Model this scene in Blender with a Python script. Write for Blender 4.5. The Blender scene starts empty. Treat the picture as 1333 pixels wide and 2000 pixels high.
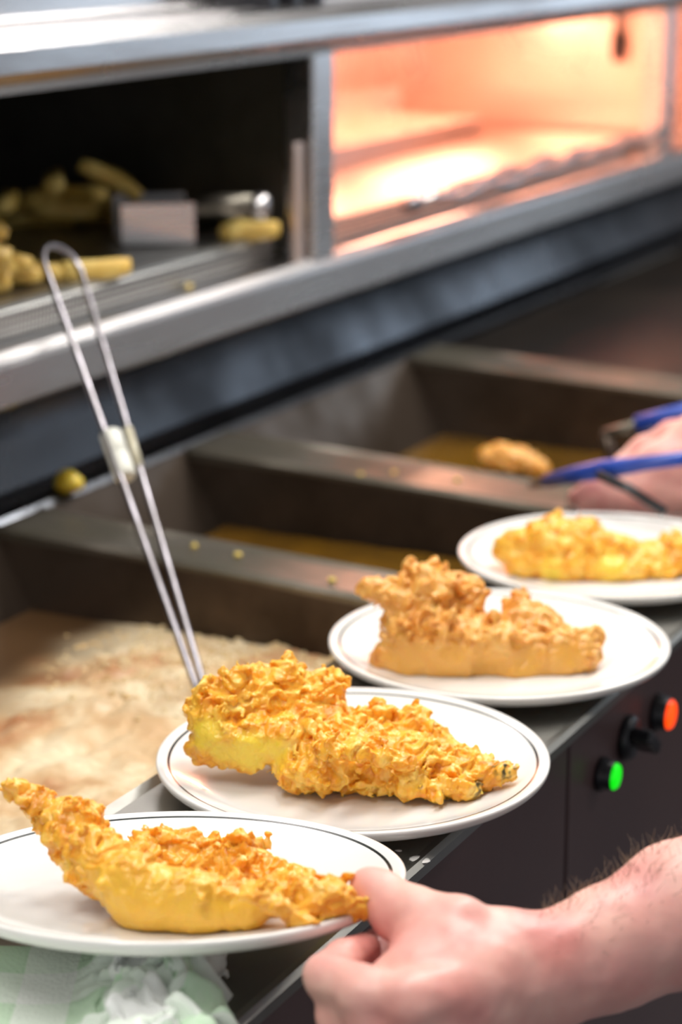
import bpy, bmesh, math, random
import numpy as np
from mathutils import Vector, Matrix

# ------------------------------------------------------------------ camera
F = 4350.0                                   # focal length in pixels of the 1333 x 2000 frame
TH = math.atan(1197 / F)                     # pitch down
AL = math.atan(2289 * math.cos(TH) / F)      # angle between the view and the run of the frying range
FH = np.array([math.cos(AL), math.sin(AL), 0.0])     # away from the viewer, level
RT = np.array([math.sin(AL), -math.cos(AL), 0.0])    # to the viewer's right, level
ZZ = np.array([0, 0, 1.0])
FW = FH * math.cos(TH) - ZZ * math.sin(TH)
UP = FH * math.sin(TH) + ZZ * math.cos(TH)
EYE = np.array([0, 0, 0.577])

scene = bpy.context.scene
COL = scene.collection
cam_d = bpy.data.cameras.new('camera'); cam = bpy.data.objects.new('camera', cam_d); COL.objects.link(cam)
cam_d.sensor_fit = 'VERTICAL'; cam_d.sensor_height = 36.0; cam_d.sensor_width = 24.0
cam_d.lens = F / 2000 * 36.0
m = Matrix.Identity(4)
for i in range(3):
    m[i][0] = RT[i]; m[i][1] = UP[i]; m[i][2] = -FW[i]; m[i][3] = EYE[i]
cam.matrix_world = m
cam_d.clip_start = 0.05
cam_d.dof.use_dof = True
cam_d.dof.focus_distance = 1.36
cam_d.dof.aperture_fstop = cam_d.lens / 1000 / 0.0165
scene.camera = cam

# ------------------------------------------------------------------ world, lamps, exposure
scene.view_settings.view_transform = 'Standard'
scene.view_settings.look = 'None'
scene.view_settings.gamma = 1.0
scene.view_settings.use_curve_mapping = False
scene.view_settings.exposure = 0.12
w = bpy.data.worlds.new('room_light'); scene.world = w; w.use_nodes = True
w.node_tree.nodes['Background'].inputs[0].default_value = (0.92, 0.95, 1.0, 1)
w.node_tree.nodes['Background'].inputs[1].default_value = 0.46

def area(name, loc, rot, sx, sy, power, col):
    d = bpy.data.lights.new(name, 'AREA'); d.shape = 'RECTANGLE'; d.size = sx; d.size_y = sy
    d.energy = power; d.color = col
    o = bpy.data.objects.new(name, d); COL.objects.link(o); o.location = loc; o.rotation_euler = rot
    return o
CEIL = 1.65
LAMPS = [(3.15, 0.50), (1.75, 0.60), (0.35, 0.75), (3.3, -1.0)]
for k, (x, y) in enumerate(LAMPS):
    area('ceiling_tube_light', (x, y, CEIL - 0.075), (0, 0, 0), 1.15, 0.26, (35, 17, 13, 12)[k], (1.0, 0.97, 0.93))

# ------------------------------------------------------------------ helpers
def ray(x, y): return FW + RT * (x - 666.5) / F - UP * (y - 1000) / F
def on_z(x, y, z=0.0):
    d = ray(x, y); return EYE + d * (z - EYE[2]) / d[2]
def on_y(x, y, Y):
    d = ray(x, y); return EYE + d * Y / d[1]
def on_v(x, y, c, v):                        # on the upright plane at level distance v behind the point c
    d = ray(x, y); return EYE + d * (((np.array(c) - EYE) @ FH + v) / (d @ FH))
def at_d(x, y, dep): return EYE + ray(x, y) * dep

def lin(r, g, b):
    f = lambda c: (c / 255 / 12.92) if c / 255 <= 0.04045 else ((c / 255 + 0.055) / 1.055) ** 2.4
    return (f(r), f(g), f(b), 1.0)

def mat(name, col, rough=0.5, metal=0.0, col2=None, scale=20, bump=0.0, bscale=None, rvar=0.0, detail=4,
        stretch=None, emit=None, estr=0, sss=0, ssr=None, coat=0, trans=0, ior=None):
    M = bpy.data.materials.new(name); M.use_nodes = True
    nt = M.node_tree; p = nt.nodes['Principled BSDF']
    p.inputs['Base Color'].default_value = col; p.inputs['Roughness'].default_value = rough
    p.inputs['Metallic'].default_value = metal
    if ior: p.inputs['IOR'].default_value = ior
    if coat: p.inputs['Coat Weight'].default_value = coat
    if trans: p.inputs['Transmission Weight'].default_value = trans
    if sss:
        p.inputs['Subsurface Weight'].default_value = sss
        p.inputs['Subsurface Radius'].default_value = ssr or (1, .4, .2)
        p.inputs['Subsurface Scale'].default_value = 0.006
    if emit:
        p.inputs['Emission Color'].default_value = emit; p.inputs['Emission Strength'].default_value = estr
    tc = nt.nodes.new('ShaderNodeTexCoord'); src = tc.outputs['Object']
    if stretch:
        mp = nt.nodes.new('ShaderNodeMapping'); mp.inputs['Scale'].default_value = stretch
        nt.links.new(src, mp.inputs['Vector']); src = mp.outputs['Vector']
    n = nt.nodes.new('ShaderNodeTexNoise'); n.inputs['Scale'].default_value = scale
    n.inputs['Detail'].default_value = detail; nt.links.new(src, n.inputs['Vector'])
    if col2:
        r = nt.nodes.new('ShaderNodeValToRGB'); r.color_ramp.elements[0].color = col; r.color_ramp.elements[1].color = col2
        r.color_ramp.elements[0].position = 0.35; r.color_ramp.elements[1].position = 0.65
        nt.links.new(n.outputs['Fac'], r.inputs['Fac']); nt.links.new(r.outputs['Color'], p.inputs['Base Color'])
    if rvar:
        mr = nt.nodes.new('ShaderNodeMapRange'); mr.inputs['To Min'].default_value = max(0.02, rough - rvar)
        mr.inputs['To Max'].default_value = rough + rvar; mr.inputs['From Min'].default_value = 0.3; mr.inputs['From Max'].default_value = 0.7
        nt.links.new(n.outputs['Fac'], mr.inputs['Value']); nt.links.new(mr.outputs['Result'], p.inputs['Roughness'])
    if bump:
        n2 = nt.nodes.new('ShaderNodeTexNoise'); n2.inputs['Scale'].default_value = bscale or scale; n2.inputs['Detail'].default_value = 3
        nt.links.new(src, n2.inputs['Vector'])
        b = nt.nodes.new('ShaderNodeBump'); b.inputs['Strength'].default_value = bump; b.inputs['Distance'].default_value = 0.002
        nt.links.new(n2.outputs['Fac'], b.inputs['Height']); nt.links.new(b.outputs['Normal'], p.inputs['Normal'])
    return M

def obj(name, verts, faces, material=None, parent=None, smooth=False):
    me = bpy.data.meshes.new(name); me.from_pydata([tuple(map(float, v)) for v in verts], [], faces); me.update()
    return mobj(name, me, material, parent, smooth)
def mobj(name, me, material=None, parent=None, smooth=False):
    if material: me.materials.append(material)
    if smooth: me.polygons.foreach_set('use_smooth', [True] * len(me.polygons))
    o = bpy.data.objects.new(name, me); COL.objects.link(o)
    if parent: o.parent = parent
    return o
def bobj(name, bm, material=None, parent=None, smooth=False):
    me = bpy.data.meshes.new(name); bmesh.ops.recalc_face_normals(bm, faces=bm.faces); bm.to_mesh(me); bm.free()
    return mobj(name, me, material, parent, smooth)
def tag(o, label, cat=None, group=None, kind=None):
    if label: o['label'] = label
    if cat: o['category'] = cat
    if group: o['group'] = group
    if kind: o['kind'] = kind
    return o
def empty(name, loc=(0, 0, 0)):
    o = bpy.data.objects.new(name, None); COL.objects.link(o); o.location = tuple(map(float, loc)); o.empty_display_size = 0.02
    return o
def box(bm, x0, x1, y0, y1, z0, z1, bev=0.0):
    r = bmesh.ops.create_cube(bm, size=1.0)
    for v in r['verts']:
        v.co = Vector((x0 + (v.co.x + .5) * (x1 - x0), y0 + (v.co.y + .5) * (y1 - y0), z0 + (v.co.z + .5) * (z1 - z0)))
    if bev:
        es = list({e for v in r['verts'] for e in v.link_edges})
        bmesh.ops.bevel(bm, geom=es, offset=bev, segments=2, affect='EDGES', profile=0.5)
def boxobj(name, x0, x1, y0, y1, z0, z1, material, parent=None, bev=0.0):
    bm = bmesh.new(); box(bm, x0, x1, y0, y1, z0, z1, bev); return bobj(name, bm, material, parent)
def tube(bm, pts, rad, seg=10, caps=True):
    pts = [Vector(tuple(map(float, p))) for p in pts]; n = len(pts)
    rads = rad if hasattr(rad, '__len__') else [rad] * n
    t0 = (pts[1] - pts[0]).normalized(); a = t0.orthogonal().normalized(); rings = []
    for i in range(n):
        t = ((pts[min(i + 1, n - 1)] - pts[max(i - 1, 0)])).normalized()
        a = (a - t * a.dot(t)).normalized(); b = t.cross(a)
        rings.append([bm.verts.new(pts[i] + (a * math.cos(2 * math.pi * k / seg) + b * math.sin(2 * math.pi * k / seg)) * rads[i]) for k in range(seg)])
    for i in range(n - 1):
        for k in range(seg):
            bm.faces.new((rings[i][k], rings[i][(k + 1) % seg], rings[i + 1][(k + 1) % seg], rings[i + 1][k]))
    if caps: bm.faces.new(rings[0][::-1]); bm.faces.new(rings[-1])
def tubeobj(name, pts, rad, material, parent=None, seg=10):
    bm = bmesh.new(); tube(bm, pts, rad, seg); return bobj(name, bm, material, parent, True)
def extrude_x(name, prof, x0, x1, material, parent=None, smooth=False, nx=1):      # prof: closed (y, z) outline
    n = len(prof); vs = []; fs = []
    for i in range(nx + 1):
        x = x0 + (x1 - x0) * i / nx
        vs += [(x, y, z) for y, z in prof]
    for i in range(nx):
        for k in range(n):
            a = i * n + k; b = i * n + (k + 1) % n
            fs.append((a, b, b + n, a + n))
    fs.append(tuple(range(n))[::-1]); fs.append(tuple(range(nx * n, nx * n + n)))
    bm = bmesh.new(); me = bpy.data.meshes.new(name); me.from_pydata(vs, [], fs); bm.from_mesh(me)
    bpy.data.meshes.remove(me)
    return bobj(name, bm, material, parent, smooth)
def lathe(name, prof, seg, mats, parent=None, band=None):
    vs = []; fs = []; n = len(prof)
    for k in range(seg):
        a = 2 * math.pi * k / seg
        vs += [(r * math.cos(a), r * math.sin(a), z) for r, z in prof]
    for k in range(seg):
        for i in range(n - 1):
            k2 = (k + 1) % seg
            fs.append((k * n + i, k2 * n + i, k2 * n + i + 1, k * n + i + 1))
    me = bpy.data.meshes.new(name); me.from_pydata(vs, [], fs)
    bm = bmesh.new(); bm.from_mesh(me); bmesh.ops.remove_doubles(bm, verts=bm.verts, dist=1e-6)
    bmesh.ops.recalc_face_normals(bm, faces=bm.faces)
    bm.to_mesh(me); bm.free(); me.update()
    for mm in mats: me.materials.append(mm)
    if band:
        for p in me.polygons:
            r = math.hypot(p.center[0], p.center[1])
            if band[0] < r < band[1] and p.normal.z > 0.1: p.material_index = 1
    return mobj(name, me, None, parent, True)

# ---- numpy noise and implicit surfaces
_rs = np.random.RandomState(7)
_perm = _rs.permutation(256); _perm = np.concatenate([_perm, _perm])
_grad = _rs.normal(size=(256, 3)); _grad /= np.linalg.norm(_grad, axis=1)[:, None]
def noise(P, s=1.0, off=0.0):
    P = P * s + off; I = np.floor(P).astype(np.int64); f = P - I; I &= 255
    u = f * f * f * (f * (f * 6 - 15) + 10); out = np.zeros(len(P))
    for c in range(8):
        dx, dy, dz = c & 1, c >> 1 & 1, c >> 2 & 1
        h = _perm[_perm[_perm[(I[:, 0] + dx) & 255] + ((I[:, 1] + dy) & 255)] + ((I[:, 2] + dz) & 255)]
        g = _grad[h]
        d = g[:, 0] * (f[:, 0] - dx) + g[:, 1] * (f[:, 1] - dy) + g[:, 2] * (f[:, 2] - dz)
        out += d * (u[:, 0] if dx else 1 - u[:, 0]) * (u[:, 1] if dy else 1 - u[:, 1]) * (u[:, 2] if dz else 1 - u[:, 2])
    return out * 1.6
def cone_field(segs, h, pad, k):
    """smooth union of tapered capsules [(a, b, ra, rb, k)] sampled on a grid of pitch h"""
    A = np.array([s[0] for s in segs] + [s[1] for s in segs]); Rm = np.array([s[2] for s in segs] + [s[3] for s in segs])
    lo = (A - Rm[:, None]).min(0) - pad; hi = (A + Rm[:, None]).max(0) + pad
    n = np.ceil((hi - lo) / h).astype(int) + 1
    D = np.full(n, 0.05)
    ax = [lo[i] + h * np.arange(n[i]) for i in range(3)]
    for s in segs:
        a, b, ra, rb = np.array(s[0]), np.array(s[1]), s[2], s[3]; kk = s[4] if len(s) > 4 else k
        l = np.minimum(a - ra, b - rb) - pad - kk; u = np.maximum(a + ra, b + rb) + pad + kk
        sl = [slice(max(0, int((l[i] - lo[i]) / h)), min(n[i], int((u[i] - lo[i]) / h) + 2)) for i in range(3)]
        X, Y, Z = ax[0][sl[0]][:, None, None], ax[1][sl[1]][None, :, None], ax[2][sl[2]][None, None, :]
        ba = b - a; L = max(ba @ ba, 1e-12)
        t = np.clip(((X - a[0]) * ba[0] + (Y - a[1]) * ba[1] + (Z - a[2]) * ba[2]) / L, 0, 1)
        d = np.sqrt((X - a[0] - t * ba[0]) ** 2 + (Y - a[1] - t * ba[1]) ** 2 + (Z - a[2] - t * ba[2]) ** 2) - (ra + (rb - ra) * t)
        o = D[sl[0], sl[1], sl[2]]
        hh = np.clip(0.5 + 0.5 * (o - d) / kk, 0, 1)
        D[sl[0], sl[1], sl[2]] = o * (1 - hh) + d * hh - kk * hh * (1 - hh)
    return D, lo
def grid_pts(idx, lo, h): return lo + np.stack(idx, 1) * h
def surface(D, lo, h):
    S = D < 0; nx, ny, nz = D.shape
    c = np.zeros((nx - 1, ny - 1, nz - 1), np.int8)
    for i in (0, 1):
        for j in (0, 1):
            for k in (0, 1): c += S[i:nx - 1 + i, j:ny - 1 + j, k:nz - 1 + k]
    act = np.nonzero((c > 0) & (c < 8)); N = len(act[0])
    ids = np.full(c.shape, -1, np.int64); ids[act] = np.arange(N)
    acc = np.zeros((N, 3)); cnt = np.zeros(N)
    cs = [(i, j, k) for i in (0, 1) for j in (0, 1) for k in (0, 1)]
    for a in cs:
        for ax in range(3):
            if a[ax]: continue
            b = list(a); b[ax] = 1
            da = D[act[0] + a[0], act[1] + a[1], act[2] + a[2]]; db = D[act[0] + b[0], act[1] + b[1], act[2] + b[2]]
            x = (da < 0) != (db < 0); t = np.where(x, da / np.where(x, da - db, 1), 0)
            p = np.tile(np.array(a, float), (N, 1)); p[:, ax] += t
            acc += p * x[:, None]; cnt += x
    V = lo + (np.stack(act, 1) + acc / cnt[:, None]) * h
    Q = []
    for ax in range(3):
        o = [i for i in range(3) if i != ax]
        sl0 = [slice(1, -1)] * 3; sl1 = [slice(1, -1)] * 3
        sl0[ax] = slice(0, -1); sl1[ax] = slice(1, None)
        s0 = S[tuple(sl0)]; s1 = S[tuple(sl1)]
        e = np.nonzero(s0 != s1); ins = s0[e]
        base = [e[0].copy(), e[1].copy(), e[2].copy()]
        for q in o: base[q] += 1
        def cell(d0, d1):
            b = [x.copy() for x in base]; b[o[0]] -= d0; b[o[1]] -= d1
            return ids[tuple(b)]
        q = np.stack([cell(1, 1), cell(0, 1), cell(0, 0), cell(1, 0)], 1)
        flip = ins if ax != 1 else ~ins
        q[~flip] = q[~flip][:, ::-1]
        Q.append(q)
    return V, np.concatenate(Q)
def largest(V, Q):
    """keep the biggest connected piece"""
    lab = np.arange(len(V)); E = np.concatenate([Q[:, [0, 1]], Q[:, [1, 2]], Q[:, [2, 3]], Q[:, [3, 0]]])
    while True:
        m_ = np.minimum(lab[E[:, 0]], lab[E[:, 1]]); new = lab.copy()
        np.minimum.at(new, E[:, 0], m_); np.minimum.at(new, E[:, 1], m_); new = new[new]; new = new[new]
        if (new == lab).all(): break
        lab = new
    u, c = np.unique(lab, return_counts=True); keep = lab == u[c.argmax()]
    idx = np.cumsum(keep) - 1
    return V[keep], idx[Q[keep[Q[:, 0]]]]
def mesh_np(name, V, Q):
    me = bpy.data.meshes.new(name)
    me.vertices.add(len(V)); me.vertices.foreach_set('co', V.astype(np.float32).ravel())
    me.loops.add(Q.size); me.loops.foreach_set('vertex_index', Q.astype(np.int32).ravel())
    me.polygons.add(len(Q)); me.polygons.foreach_set('loop_start', (np.arange(len(Q)) * Q.shape[1]).astype(np.int32))
    me.update(calc_edges=True); me.validate()
    return me
def attr(me, name, val):
    a = me.attributes.new(name, 'FLOAT', 'POINT'); a.data.foreach_set('value', val.astype(np.float32))
def chain(pts, k=None):
    return [(pts[i][0], pts[i + 1][0], pts[i][1], pts[i + 1][1]) + ((k,) if k else ()) for i in range(len(pts) - 1)]
def sstep(x, a, b):
    t = np.clip((x - a) / (b - a), 0, 1); return t * t * (3 - 2 * t)

# ------------------------------------------------------------------ materials
STEEL = mat('brushed_steel', lin(214, 212, 212), 0.28, 1.0, col2=lin(194, 190, 190), scale=9, rvar=0.07, bump=0.10, bscale=60, stretch=(0.25, 2, 2))
STEEL_D = mat('worn_steel', lin(128, 122, 112), 0.42, 0.8, col2=lin(96, 92, 80), scale=8, rvar=0.1, bump=0.15, bscale=30)
STEEL_LEDGE = mat('ledge_steel', lin(168, 166, 160), 0.36, 1.0, col2=lin(146, 144, 138), scale=12, rvar=0.08, bump=0.08, bscale=50)
STEEL_G = mat('greasy_steel', lin(98, 86, 76), 0.40, 0.85, col2=lin(66, 55, 45), scale=10, rvar=0.1, bump=0.2, bscale=25)
STEEL_W = mat('wire_steel', lin(150, 146, 152), 0.30, 1.0, col2=lin(122, 118, 120), scale=40)
BACKST = mat('splashback_steel', lin(112, 115, 121), 0.30, 1.0, col2=lin(62, 63, 67), scale=5, rvar=0.1, bump=0.5, bscale=7)
FASCIA = mat('dark_fascia', lin(84, 64, 63), 0.36, 0.0, col2=lin(77, 58, 58), scale=6, bump=0.05, bscale=80)
BLACK = mat('black_plastic', lin(22, 22, 27), 0.35, 0.0, col2=lin(30, 30, 36), scale=60)
INNER = mat('dark_steel', lin(40, 33, 27), 0.5, 0.6, col2=lin(26, 21, 17), scale=6, bump=0.1)  # shade of the unlit compartments put into a dark colour; cover plate shares it
LIT_STEEL = mat('lamp_tinted_steel', lin(232, 214, 206), 0.30, 0.9, col2=lin(226, 200, 186), scale=6, bump=0.25, bscale=12, rvar=0.08)  # warm glow of the heat lamps put into the steel colour
CHINA = mat('white_china', lin(240, 238, 234), 0.16, 0.0, col2=lin(237, 235, 231), scale=8, coat=0.3, sss=0.05, ssr=(1, .9, .8))
LINE = mat('dark_green_glaze', lin(18, 34, 34), 0.2, 0.0, col2=lin(14, 28, 30), scale=30)
WHITE_PL = mat('white_plastic', lin(226, 226, 216), 0.45, 0.0, col2=lin(214, 214, 204), scale=25, bump=0.05)
SLEEVE = mat('pale_plastic_sleeve', lin(196, 190, 168), 0.35, 0.0, col2=lin(186, 180, 156), scale=25)
BLUE = mat('blue_rubber', lin(34, 72, 170), 0.4, 0.0, col2=lin(30, 62, 150), scale=25)
CHIPM = mat('fried_potato', lin(232, 205, 120), 0.45, 0.0, col2=lin(214, 176, 84), scale=45, bump=0.2, bscale=120, sss=0.2, ssr=(1, .7, .3))
CRUMB = mat('batter_crumb', lin(226, 204, 110), 0.5, 0.0, col2=lin(214, 180, 80), scale=200)
WALLM = mat('cream_wall', lin(206, 204, 198), 0.7, 0.0, col2=lin(198, 196, 190), scale=4)
WALLD = mat('brown_wall', lin(98, 88, 82), 0.6, 0.0, col2=lin(90, 80, 75), scale=4)
FLOORM = mat('dark_floor_tile', lin(62, 58, 60), 0.35, 0.0, col2=lin(52, 48, 50), scale=5)
LAMPM = mat('lit_diffuser', lin(240, 240, 235), 0.5, 0.0, emit=(1, .97, .92, 1), estr=3.0)
HEATM = mat('glowing_heat_tube', lin(255, 190, 120), 0.4, 0.0, emit=(1.0, 0.55, 0.36, 1), estr=34)

WINDOW_GLOW = mat('added_window_glow', lin(190, 210, 230), 0.1, 0.0, emit=(0.70, 0.84, 1.0, 1), estr=0.9)  # emission for the panes of the added window

def perforated(name, col, pitch=0.0062):
    M = mat(name, col, 0.33, 1.0); nt = M.node_tree; p = nt.nodes['Principled BSDF']
    tc = nt.nodes.new('ShaderNodeTexCoord'); v = nt.nodes.new('ShaderNodeTexVoronoi'); v.inputs['Scale'].default_value = 1 / pitch
    v.inputs['Randomness'].default_value = 0.0; v.voronoi_dimensions = '2D'
    sx_ = nt.nodes.new('ShaderNodeSeparateXYZ'); ad_ = nt.nodes.new('ShaderNodeMath'); cb_ = nt.nodes.new('ShaderNodeCombineXYZ')      # holes run over the top and down the bent front
    nt.links.new(tc.outputs['Object'], sx_.inputs[0]); nt.links.new(sx_.outputs['Y'], ad_.inputs[0]); nt.links.new(sx_.outputs['Z'], ad_.inputs[1])
    nt.links.new(sx_.outputs['X'], cb_.inputs['X']); nt.links.new(ad_.outputs[0], cb_.inputs['Y']); nt.links.new(cb_.outputs[0], v.inputs['Vector'])
    r = nt.nodes.new('ShaderNodeValToRGB'); e = r.color_ramp.elements
    e[0].position = 0.30; e[0].color = (0.02, 0.018, 0.016, 1); e[1].position = 0.42; e[1].color = col
    nt.links.new(v.outputs['Distance'], r.inputs['Fac']); nt.links.new(r.outputs['Color'], p.inputs['Base Color'])
    b = nt.nodes.new('ShaderNodeBump'); b.inputs['Strength'].default_value = 0.5; b.inputs['Distance'].default_value = 0.002
    nt.links.new(v.outputs['Distance'], b.inputs['Height']); nt.links.new(b.outputs['Normal'], p.inputs['Normal'])
    return M
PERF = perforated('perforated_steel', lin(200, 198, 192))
PERF_W = perforated('perforated_lamp_tinted_steel', lin(222, 200, 186))  # lit rack: lamp warmth put into the steel colour

def batter_mat(name, base, deep, pale, yellow):
    M = bpy.data.materials.new(name); M.use_nodes = True; nt = M.node_tree; p = nt.nodes['Principled BSDF']
    L = nt.links.new; N = nt.nodes.new
    tc = N('ShaderNodeTexCoord')
    n1 = N('ShaderNodeTexNoise'); n1.inputs['Scale'].default_value = 85; n1.inputs['Detail'].default_value = 5; L(tc.outputs['Object'], n1.inputs['Vector'])
    r1 = N('ShaderNodeValToRGB'); e = r1.color_ramp.elements
    e[0].position = 0.30; e[0].color = deep; e[1].position = 0.52; e[1].color = base
    x = e.new(0.75); x.color = pale
    L(n1.outputs['Fac'], r1.inputs['Fac'])
    at = N('ShaderNodeAttribute'); at.attribute_name = 'crust'
    n3 = N('ShaderNodeTexNoise'); n3.inputs['Scale'].default_value = 60; n3.inputs['Detail'].default_value = 3; L(tc.outputs['Object'], n3.inputs['Vector'])
    ad = N('ShaderNodeMath'); ad.operation = 'MULTIPLY_ADD'; ad.inputs[1].default_value = 0.7; ad.inputs[2].default_value = -0.35
    L(n3.outputs['Fac'], ad.inputs[0])
    sm = N('ShaderNodeMath'); sm.operation = 'ADD'; sm.use_clamp = True; L(ad.outputs[0], sm.inputs[0]); L(at.outputs['Fac'], sm.inputs[1])
    mx = N('ShaderNodeMixRGB'); mx.inputs[1].default_value = yellow; L(sm.outputs[0], mx.inputs[0]); L(r1.outputs['Color'], mx.inputs[2])
    at2 = N('ShaderNodeAttribute'); at2.attribute_name = 'skin'
    mx2 = N('ShaderNodeMixRGB'); mx2.inputs[2].default_value = lin(70, 62, 34); L(at2.outputs['Fac'], mx2.inputs[0]); L(mx.outputs[0], mx2.inputs[1])
    L(mx2.outputs[0], p.inputs['Base Color'])
    p.inputs['Roughness'].default_value = 0.30; p.inputs['Specular IOR Level'].default_value = 0.55
    p.inputs['Subsurface Weight'].default_value = 0.5; p.inputs['Subsurface Radius'].default_value = (1.0, 0.45, 0.10)
    p.inputs['Subsurface Scale'].default_value = 0.004
    n2 = N('ShaderNodeTexNoise'); n2.inputs['Scale'].default_value = 420; n2.inputs['Detail'].default_value = 4; L(tc.outputs['Object'], n2.inputs['Vector'])
    b = N('ShaderNodeBump'); b.inputs['Strength'].default_value = 0.55; b.inputs['Distance'].default_value = 0.0012
    L(n2.outputs['Fac'], b.inputs['Height']); L(b.outputs['Normal'], p.inputs['Normal'])
    return M
BATTER = batter_mat('golden_batter', lin(246, 184, 58), lin(230, 146, 28), lin(252, 212, 110), lin(250, 218, 76))
BATTER1 = batter_mat('amber_batter', lin(244, 182, 62), lin(228, 146, 30), lin(250, 208, 112), lin(240, 190, 66))
BATTER2 = batter_mat('deep_golden_batter', lin(234, 172, 82), lin(214, 138, 48), lin(244, 198, 118), lin(232, 174, 80))

# ------------------------------------------------------------------ the room
def struct(o): o['kind'] = 'structure'; return o
struct(boxobj('floor', -1.6, 5.2, -2.6, 1.75, -0.93, -0.90, FLOORM))
struct(boxobj('ceiling', -1.6, 5.2, -2.6, 1.75, CEIL, CEIL + 0.04, WALLM))
struct(boxobj('wall_back', -1.6, 5.2, 1.71, 1.75, -0.90, CEIL, WALLM))
struct(boxobj('wall_right', 5.16, 5.2, -2.6, 1.71, -0.90, CEIL, WALLD))
wn = struct(boxobj('added_window_1', 5.135, 5.158, -1.45, 0.55, 0.05, 1.25, WHITE_PL, None, 0.004))  # unseen window added to lay bluish reflections on the steel
for a, b in ((-1.40, -0.48), (-0.42, 0.50)):
    boxobj('glowing_pane', 5.128, 5.136, a, b, 0.10, 1.20, WINDOW_GLOW, wn)
for k, (x, y) in enumerate(LAMPS):
    t = empty('ceiling_light', (x, y, CEIL))
    tag(t, ['fluorescent ceiling light above the far frying pans', 'fluorescent ceiling light above the nearest plates',
            'fluorescent ceiling light over the near end of the ledge', 'fluorescent ceiling light over the far customer side'][k], 'light', 'ceiling lights')
    boxobj('housing', -0.61, 0.61, -0.15, 0.15, -0.05, 0.0, WALLM, t, 0.006)
    boxobj('diffuser', -0.58, 0.58, -0.13, 0.13, -0.068, -0.05, LAMPM, t, 0.006)

# ------------------------------------------------------------------ frying range
RNG = empty('frying_range', (2.2, 0.75, -0.90))
tag(RNG, 'long stainless steel frying range with sunken pans and hot cupboard above', 'frying range')
def part(o, par=None):
    par = par or RNG
    o.parent = par; o.matrix_parent_inverse = Matrix.Translation(-Vector(RNG.location)) if par is RNG else Matrix.Identity(4)
    return o
X0, X1 = 0.35, 4.55
# work ledge with a rolled front edge
prof = [(0.530, -0.001), (0.533, 0.0022), (0.540, 0.0), (0.600, -0.0015), (0.745, -0.0005), (0.7525, 0.0025), (0.760, -0.004), (0.762, -0.03), (0.756, -0.03), (0.752, -0.008), (0.60, -0.006), (0.540, -0.006), (0.5385, -0.0085), (0.531, -0.009)]
part(extrude_x('ledge', prof, X0, X1, STEEL_LEDGE))
# front panels with a dark seam
XS = [X0, 0.85, 1.449, 2.05, 2.65, 3.25, 3.9, X1]
for a, b in zip(XS[:-1], XS[1:]):
    part(boxobj('front_panel', a + 0.0025, b - 0.0025, 0.546, 0.562, -0.78, -0.0075, FASCIA, None, 0.002))
part(boxobj('plinth', X0, X1, 0.60, 0.64, -0.90, -0.78, BLACK))
part(boxobj('carcass', X0, X1, 0.563, 0.575, -0.785, -0.01, BLACK))
part(boxobj('end_panel', X0, X0 + 0.02, 0.58, 1.62, -0.90, -0.03, STEEL_D))
# controls
def indicator(px, py, rgb, estr, lens_r, nm):
    c = on_y(px, py, 0.546)
    e = empty('indicator_lamp', c); part(e)
    e.matrix_parent_inverse = Matrix.Translation(-Vector(RNG.location)); e['label'] = nm
    rot = Matrix.Rotation(math.pi / 2, 4, 'X')
    b = lathe('bezel', [(0, 0), (lens_r * 1.28, 0), (lens_r * 1.28, 0.004), (lens_r * 1.08, 0.006), (lens_r * 1.08, 0.0125), (lens_r * 1.0, 0.0125), (lens_r * 1.0, 0.010), (0, 0.010)], 28, [BLACK], e)
    b.matrix_local = rot
    mt = mat('lit_lens', lin(*rgb), 0.25, 0.0, emit=lin(*rgb), estr=estr)
    l = lathe('lens', [(lens_r * 0.98, 0.010), (lens_r * 0.98, 0.0130), (lens_r * 0.86, 0.0148), (lens_r * 0.5, 0.0158), (0, 0.0162)], 28, [mt], e)
    l.matrix_local = rot
    return e
indicator(1172, 1511, (10, 230, 20), 0.9, 0.0106, 'green indicator lamp')
indicator(1281, 1391, (255, 70, 8), 1.5, 0.0125, 'orange red indicator lamp')
kc = on_y(1222, 1440, 0.546); ke = empty('control_knob', kc); part(ke); ke.matrix_parent_inverse = Matrix.Translation(-Vector(RNG.location)); ke['label'] = 'black control knob'
rot = Matrix.Rotation(math.pi / 2, 4, 'X')
lathe('knob_base', [(0, 0), (0.0185, 0), (0.0185, 0.004), (0.016, 0.008), (0, 0.008)], 32, [BLACK], ke).matrix_local = rot
bm = bmesh.new(); box(bm, -0.006, 0.006, -0.026, -0.008, -0.0165, 0.0165, 0.003)
g = bobj('knob_grip', bm, BLACK, ke); g.matrix_local = Matrix.Rotation(math.radians(-55), 4, 'Y')
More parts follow.
